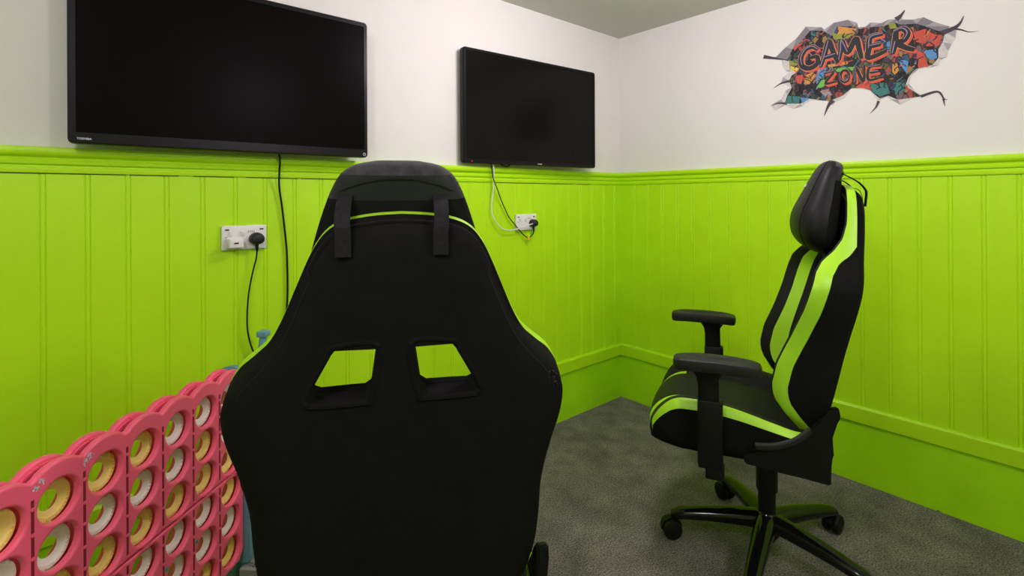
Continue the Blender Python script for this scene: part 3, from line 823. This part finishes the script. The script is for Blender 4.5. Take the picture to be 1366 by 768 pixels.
for c, s in GRID.items():
    for q, ch in enumerate(s):
        body, nub = protoY if ch == 'Y' else protoW
        if ch in used:
            b = body.copy(); C.objects.link(b); n_ = nub.copy(); C.objects.link(n_); n_.parent = b
        else: b = body; used.add(ch)
        mt = root_m @ Matrix.Translation((c*P+rnd.uniform(-.001, .001), .020, Z0-q*RP-.003)) @ Euler((PI/2, 0, 0)).to_matrix().to_4x4() @ Matrix.Rotation(rnd.uniform(0, 6.28), 4, 'Z')
        b.matrix_world = mt
        tag(b, '%s ring disc in the game, %s row, %s' % ('yellow' if ch == 'Y' else 'white', rown[q], coln[c]), 'game disc', 'ring discs in the red game frame')

# low box with a conformity mark in front of the stand
bq = root_m @ Vector((xr+.045, -.032, 0))
e = empty('storage_box', bq, ang, label='low grey cardboard box with a UKCA mark on the carpet under the blue stand', cat='box')
bm = bmesh.new(); box(bm, (0, 0, .029), (.115, .066, .058), .002, 1); obj('carton', bm, 'card', e, False)
fr = Euler((PI/2, 0, 0)).to_matrix().to_4x4()
text_mesh('printed_mark', 'UK\nCA', .016, 'ink', Matrix.Translation((-.034, -.018, .0583)), e, .0003, .0006)
bm = bmesh.new(); lathe(bm, [(.008, 0), (.0095, 0), (.0095, .0006), (.008, .0006)], 24, Matrix.Translation((-.034, .004, .058)), True)
lathe(bm, [(.003, 0), (.0045, 0), (.0045, .0006), (.003, .0006)], 18, Matrix.Translation((-.034, .004, .058)), True)
obj('printed_symbol', bm, 'ink', e, False)

# outlines in metres on the right wall: (distance from the corner, height)
OUT = [(0.8923, 1.9641), (0.9511, 1.9471), (0.9961, 1.9845), (1.0476, 2.0189), (1.0862, 2.0618), (1.153, 2.042), (1.171, 2.0171), (1.2031, 2.049), (1.2584, 2.0476), (1.2932, 2.025), (1.2971, 2.0046), (1.3246, 1.9998), (1.3439, 2.013), (1.3818, 1.9999), (1.4065, 2.0082), (1.4338, 2.0038), (1.4517, 2.0158), (1.4546, 1.9952), (1.4896, 1.9857), (1.5238, 1.9865), (1.5571, 1.9583), (1.6054, 1.928), (1.6264, 1.9225), (1.6221, 1.8789), (1.6105, 1.8575), (1.5998, 1.8322), (1.597, 1.8084), (1.5783, 1.802), (1.5701, 1.7812), (1.5454, 1.777), (1.5061, 1.7776), (1.483, 1.7567), (1.477, 1.7215), (1.4943, 1.6932), (1.5198, 1.6675), (1.4884, 1.6615), (1.4473, 1.6406), (1.4113, 1.6696), (1.3899, 1.6878), (1.3679, 1.6686), (1.3491, 1.7056), (1.3363, 1.7214), (1.2707, 1.7393), (1.2433, 1.6989), (1.2087, 1.6883), (1.1945, 1.6743), (1.1732, 1.6999), (1.1073, 1.7114), (1.0693, 1.6879), (1.0305, 1.6807), (0.9908, 1.7032), (0.9457, 1.6836), (0.925, 1.7126), (0.9747, 1.7356), (0.9951, 1.7753), (1.0191, 1.784), (0.9751, 1.8173), (0.9833, 1.8415), (1.0155, 1.8611), (0.9955, 1.8692), (0.9835, 1.893), (0.9796, 1.9238), (0.8923, 1.9553)]
DK = [(0.8923, 1.9641), (0.9511, 1.9471), (0.9961, 1.9845), (1.0476, 2.0189), (1.0862, 2.0618), (1.153, 2.042), (1.171, 2.0171), (1.2031, 2.049), (1.2584, 2.0476), (1.2932, 2.025), (1.2971, 2.0046), (1.3246, 1.9998), (1.3439, 2.013), (1.3818, 1.9999), (1.4065, 2.0082), (1.4338, 2.0038), (1.4517, 2.0158), (1.4546, 1.9952), (1.4896, 1.9857), (1.5238, 1.9865), (1.5571, 1.9583), (1.6054, 1.928), (1.5894, 1.9043), (1.472, 1.9264), (1.2849, 1.9572), (1.0704, 1.9424), (1.0038, 1.9213), (0.8923, 1.9553)]
INN = [(0.9837, 1.9273), (1.0038, 1.923), (1.0278, 1.9687), (1.063, 1.9942), (1.105, 2.0379), (1.1566, 2.0248), (1.1958, 1.9908), (1.2171, 2.0293), (1.2852, 2.0116), (1.3017, 1.9957), (1.3439, 1.9924), (1.3879, 1.9848), (1.4307, 1.9884), (1.4486, 1.9763), (1.5011, 1.966), (1.5293, 1.9479), (1.5679, 1.9202), (1.5921, 1.9071), (1.5839, 1.8707), (1.5703, 1.8458), (1.5702, 1.8107), (1.5509, 1.7865), (1.5202, 1.782), (1.4946, 1.7798), (1.4742, 1.7511), (1.4654, 1.7235), (1.4741, 1.7074), (1.5, 1.6814), (1.517, 1.6658), (1.471, 1.6642), (1.4385, 1.6633), (1.4052, 1.6854), (1.3743, 1.679), (1.3586, 1.6965), (1.3428, 1.7181), (1.3105, 1.735), (1.2707, 1.7393), (1.2365, 1.7118), (1.1839, 1.6959), (1.1443, 1.7059), (1.0923, 1.722), (1.0617, 1.7015), (0.9908, 1.7118), (1.003, 1.7484), (1.023, 1.7834), (1.0113, 1.8194), (1.0233, 1.8426), (1.0469, 1.8551), (1.0155, 1.8738), (1.0117, 1.9128)]
CR0 = [(0.8923, 1.9615), (0.9428, 1.9428), (1.0038, 1.9213)]
CR1 = [(1.4338, 2.0009), (1.45, 2.0141), (1.4636, 2.033)]
CR2 = [(1.5786, 1.907), (1.6186, 1.9177), (1.6368, 1.9335), (1.6472, 1.958)]
CR3 = [(1.6159, 1.9163), (1.6393, 1.9055), (1.6622, 1.8915), (1.6898, 1.8879)]
CR4 = [(1.0192, 1.818), (0.9751, 1.813), (0.9379, 1.7951)]
CR5 = [(1.1981, 1.6978), (1.1803, 1.6763), (1.1621, 1.6303)]
CR6 = [(1.3711, 1.6681), (1.3615, 1.643), (1.3391, 1.6171)]
CR7 = [(1.5141, 1.6655), (1.5669, 1.6763), (1.5874, 1.6444), (1.598, 1.6406)]
CR8 = [(1.5847, 1.6469), (1.5894, 1.6147)]
CR9 = [(1.0028, 1.71), (0.9583, 1.7182), (0.9292, 1.7093)]
G0 = [(1.138, 1.9397), (1.1159, 1.9586), (1.0857, 1.9514), (1.0665, 1.9182), (1.0702, 1.8798), (1.1005, 1.8613), (1.134, 1.8751), (1.1342, 1.9078), (1.1044, 1.9101)]
G1 = [(1.1486, 1.8559), (1.167, 1.9129), (1.1815, 1.9701), (1.1991, 1.9219), (1.2199, 1.8616)]
G2 = [(1.1633, 1.8975), (1.2096, 1.9036)]
G3 = [(1.2234, 1.8728), (1.2305, 1.9149), (1.2341, 1.9576), (1.2578, 1.9009), (1.2883, 1.9563), (1.3013, 1.9068), (1.311, 1.8621)]
G4 = [(1.3878, 1.951), (1.3437, 1.9467), (1.3371, 1.8987), (1.3369, 1.8605), (1.3999, 1.8769)]
G5 = [(1.3403, 1.9094), (1.3814, 1.9112)]
G6 = [(1.4212, 1.8573), (1.4304, 1.9071), (1.4336, 1.9544)]
G7 = [(1.4245, 1.9493), (1.4545, 1.9564), (1.472, 1.9337), (1.4602, 1.9074), (1.4364, 1.902), (1.4659, 1.8753), (1.4949, 1.8593)]
Z0_ = [(1.163, 1.8246), (1.2022, 1.8252), (1.17, 1.7788), (1.2125, 1.7794)]
Z1 = [(1.2641, 1.7937), (1.2609, 1.7791), (1.2523, 1.7712), (1.2418, 1.7731), (1.2332, 1.7841), (1.23, 1.8), (1.2334, 1.8148), (1.242, 1.8226), (1.2525, 1.8206), (1.261, 1.8095), (1.2641, 1.7937)]
Z2 = [(1.2875, 1.7622), (1.2877, 1.8282), (1.3171, 1.7608), (1.3206, 1.8332)]
Z3 = [(1.3779, 1.8178), (1.3399, 1.8178), (1.3365, 1.765), (1.384, 1.7677)]
Z4 = [(1.3399, 1.7949), (1.3716, 1.7942)]
SH=[
('or',[(1.2206, 2.0284), (1.2918, 1.9982), (1.2817, 1.9813), (1.2169, 1.9935)]),
('gr',[(1.1959, 2.0068), (1.2169, 1.9935), (1.2817, 1.9813), (1.2983, 1.9864), (1.2581, 1.9637), (1.2028, 1.9731)]),
('bl',[(1.4391, 1.8387), (1.4745, 1.8166), (1.4685, 1.7667), (1.448, 1.8074)]),
('or',[(1.421, 1.8166), (1.4361, 1.8172), (1.4419, 1.7865), (1.4299, 1.7667), (1.419, 1.7835)]),
('bl',[(1.5205, 1.8499), (1.5621, 1.8477), (1.5664, 1.8115), (1.5455, 1.8053)]),
('rd',[(1.4894, 1.9329), (1.5293, 1.9372), (1.5514, 1.9138), (1.529, 1.8766), (1.5008, 1.8904)]),
('rd',[(1.5514, 1.9138), (1.5813, 1.8993), (1.5731, 1.8592), (1.529, 1.8659)]),
('rd',[(1.5006, 1.8544), (1.5233, 1.8422), (1.5398, 1.7816), (1.5061, 1.7848)]),
('bl',[(1.1339, 1.8506), (1.1739, 1.8508), (1.1593, 1.8091), (1.1299, 1.7818)]),
('gn',[(1.1299, 1.7654), (1.1593, 1.8091), (1.1736, 1.7742), (1.1518, 1.7617)]),
('gn',[(1.2023, 1.8412), (1.2844, 1.8328), (1.2844, 1.8172), (1.2162, 1.8225)]),
('or',[(1.0852, 1.8311), (1.1154, 1.8419), (1.1301, 1.8227), (1.1001, 1.7869), (1.0774, 1.7909)]),
('rd',[(1.0429, 1.839), (1.0776, 1.8367), (1.0659, 1.7929), (1.0389, 1.806)]),
('ye',[(1.0172, 1.8905), (1.0586, 1.8696), (1.043, 1.8558), (1.0171, 1.871)]),
('gr',[(1.0117, 1.9171), (1.0587, 1.9031), (1.0548, 1.8829), (1.014, 1.8937)]),
('te',[(1.3429, 1.7448), (1.3993, 1.7424), (1.4114, 1.6956), (1.3743, 1.6865), (1.3491, 1.7132)]),
('te',[(1.007, 1.7478), (1.0618, 1.735), (1.054, 1.7043), (0.9948, 1.7129)]),
('bl',[(1.0618, 1.7308), (1.1036, 1.7202), (1.0694, 1.7021)]),
('wh',[(1.1445, 1.7466), (1.1806, 1.7528), (1.1947, 1.7224), (1.1733, 1.7096)]),
('rd',[(1.3105, 1.7581), (1.3429, 1.7562), (1.3364, 1.7268), (1.2841, 1.741)]),
('bl',[(1.4, 1.9143), (1.4123, 1.9151), (1.4121, 1.8742), (1.4011, 1.8767)]),
('te',[(1.4237, 1.7381), (1.4595, 1.7318), (1.4653, 1.7016), (1.4295, 1.6853)]),
('rd',[(1.4595, 1.7172), (1.4885, 1.6905), (1.4594, 1.7062)]),
('rd',[(1.0318, 1.9763), (1.0707, 1.9924), (1.0629, 1.9775), (1.0356, 1.9585)]),
('te',[(1.1087, 2.0329), (1.1456, 2.0154), (1.1309, 2.0027), (1.1086, 2.0164)]),
('or',[(1.1739, 1.8629), (1.2577, 1.8617), (1.2576, 1.8499), (1.1775, 1.8501)]),
('gr',[(1.4065, 1.9948), (1.4307, 1.9847), (1.4366, 1.9647), (1.4125, 1.9672)]),
]


# ------------------------------------------------------------------ wall sticker (flat print on the right wall): broken plaster, graffiti, GAMER ZONE
st_root = empty('wall_sticker', (-.0002, -1.28, 1.82), 0, label='GAMER ZONE graffiti sticker like a hole broken through the white right wall', cat='wall sticker')
for k_, col_ in (('s_pale', (.55, .52, .51)), ('s_dark', (.20, .18, .20)), ('s_crack', (.06, .045, .06)), ('s_blk', (.022, .018, .024)), ('s_red', (.62, .085, .05)), ('s_yel', (.72, .42, .08)), ('s_pur', (.055, .035, .10)),
                 ('s_lil', (.26, .19, .33)), ('or', (.55, .25, .05)), ('gr', (.24, .27, .04)), ('bl', (.09, .24, .48)), ('rd', (.50, .075, .05)), ('gn', (.14, .42, .07)), ('ye', (.62, .48, .06)), ('te', (.04, .17, .16)), ('wh', (.30, .24, .26)), ('s_mid', (.34, .31, .33))):
    M[k_] = mat('print_'+k_.replace('s_', ''), col_, .6, .25, noise=(60, .10))
SY, SZ = -1.28, 1.82
from mathutils.geometry import tessellate_polygon
def flat(bm, poly, d):
    vs = [bm.verts.new((-d, -a-SY, b-SZ)) for a, b in poly]
    for t in tessellate_polygon([[Vector((a, b, 0)) for a, b in poly]]):
        try: bm.faces.new([vs[i] for i in t])
        except ValueError: pass
def ribbon(bm, pts, w, d, taper=False, n=5):
    P_ = [(p.x, p.y) for p in catmull([(a, b, 0) for a, b in pts], n)]; m_ = len(P_)
    L_, R2 = [], []
    for i, (a, b) in enumerate(P_):
        q0, q1 = P_[max(i-1, 0)], P_[min(i+1, m_-1)]
        tx, ty = q1[0]-q0[0], q1[1]-q0[1]; l_ = math.hypot(tx, ty) or 1
        ww = w*(1-i/(m_-1)*.93) if taper else w*(1-.35*abs(2*i/(m_-1)-1)**3)
        L_.append((a-ty/l_*ww/2, b+tx/l_*ww/2)); R2.append((a+ty/l_*ww/2, b-tx/l_*ww/2))
    VL = [bm.verts.new((-d-k*7e-6, -a-SY, b-SZ)) for k, (a, b) in enumerate(L_)]; VR = [bm.verts.new((-d-k*7e-6, -a-SY, b-SZ)) for k, (a, b) in enumerate(R2)]
    for i in range(m_-1): bm.faces.new((VL[i], VL[i+1], VR[i+1], VR[i]))
PAT = bmesh.new(); PM = []
def absorb(dst, mats, src, m_):
    if m_ not in mats: mats.append(m_)
    for f in src.faces: f.material_index = mats.index(m_)
    me = bpy.data.meshes.new('t'); src.to_mesh(me); src.free(); dst.from_mesh(me); bpy.data.meshes.remove(me)
def layer(name, m_): absorb(PAT, PM, cur, m_)
cur = bmesh.new(); flat(cur, OUT, .0006); layer('broken_edge', 's_pale')
cur = bmesh.new(); flat(cur, DK, .0008); layer('broken_edge', 's_dark')
cur = bmesh.new(); flat(cur, INN, .0010); layer('graffiti_ground', 'graffiti')
cur = bmesh.new()
for c_, w_ in zip((CR0, CR1, CR2, CR3, CR4, CR5, CR6, CR7, CR8, CR9), (.020, .024, .022, .008, .014, .024, .012, .012, .008, .012)): ribbon(cur, c_, w_, .0011, True)
layer('crack', 's_crack')
# facets on the torn edge
cur = bmesh.new()
for i in range(0, len(OUT)-1, 2):
    a, b = OUT[i], OUT[i+1]; near = min(INN, key=lambda p: (p[0]-a[0])**2+(p[1]-a[1])**2)
    if (near[0]-a[0])**2+(near[1]-a[1])**2 < .006: flat(cur, [a, b, near], .0009)
layer('broken_facet', 's_mid')
by = {}
for k_, poly in SH: by.setdefault(k_, []).append(poly)
for k_, polys in by.items():
    cur = bmesh.new()
    for q_ in polys: flat(cur, q_, .0013)
    layer('graffiti_shape', k_)
# black scribbles inside the ground
def inside(p, poly):
    r_ = False; j = len(poly)-1
    for i in range(len(poly)):
        if (poly[i][1] > p[1]) != (poly[j][1] > p[1]) and p[0] < (poly[j][0]-poly[i][0])*(p[1]-poly[i][1])/(poly[j][1]-poly[i][1])+poly[i][0]: r_ = not r_
        j = i
    return r_
rs = random.Random(11)
for m_, cnt, wd, dd in (('s_blk', 190, .0042, .0015), ('rd', 30, .004, .0016), ('te', 24, .004, .0016), ('or', 8, .0035, .0016), ('s_lil', 10, .004, .0016)):
    cur = bmesh.new(); k_ = 0
    while k_ < cnt:
        a, b = rs.uniform(.98, 1.59), rs.uniform(1.64, 2.04); t = rs.uniform(0, PI); l_ = rs.uniform(.012, .038)
        pts = [(a, b), (a+l_*math.cos(t)*.5+rs.uniform(-.008, .008), b+l_*math.sin(t)*.5+rs.uniform(-.008, .008)), (a+l_*math.cos(t), b+l_*math.sin(t))]
        if all(inside(p, INN) for p in pts): ribbon(cur, pts, wd, dd+k_*.000001); k_ += 1
    layer('graffiti_line', m_)
o = obj('printed_picture', PAT, PM, st_root, False)
def letters(groups, w, first):
    for g_ in groups:
        lb = bmesh.new(); lm = []; n_ = 0
        for m_, wd, dx, dz in (('s_pur', w*1.6, .002, -.003), ('s_red', w*1.05, .007, -.0095), ('s_yel', w*1.13, 0, 0), ('s_blk', w, 0, 0)):
            cb = bmesh.new()
            for i, s_ in enumerate(g_): ribbon(cb, [(a+dx, b+dz) for a, b in s_], wd, first+.00042*n_+.00012*i*.5, n=7)
            absorb(lb, lm, cb, m_); n_ += 1
        cb = bmesh.new()
        for i, s_ in enumerate(g_): ribbon(cb, [(a-.001, b+.004) for a, b in s_[:max(2, (len(s_)+1)//2)]], w*.20, first+.0020+.00002*i, n=7)
        absorb(lb, lm, cb, 's_lil')
        obj('letter', lb, lm, st_root, False)
letters([[G0], [G1, G2], [G3], [G4, G5], [G6, G7]], .0225, .0019)
letters([[Z0_], [Z1], [Z2], [Z3, Z4]], .0118, .0045)
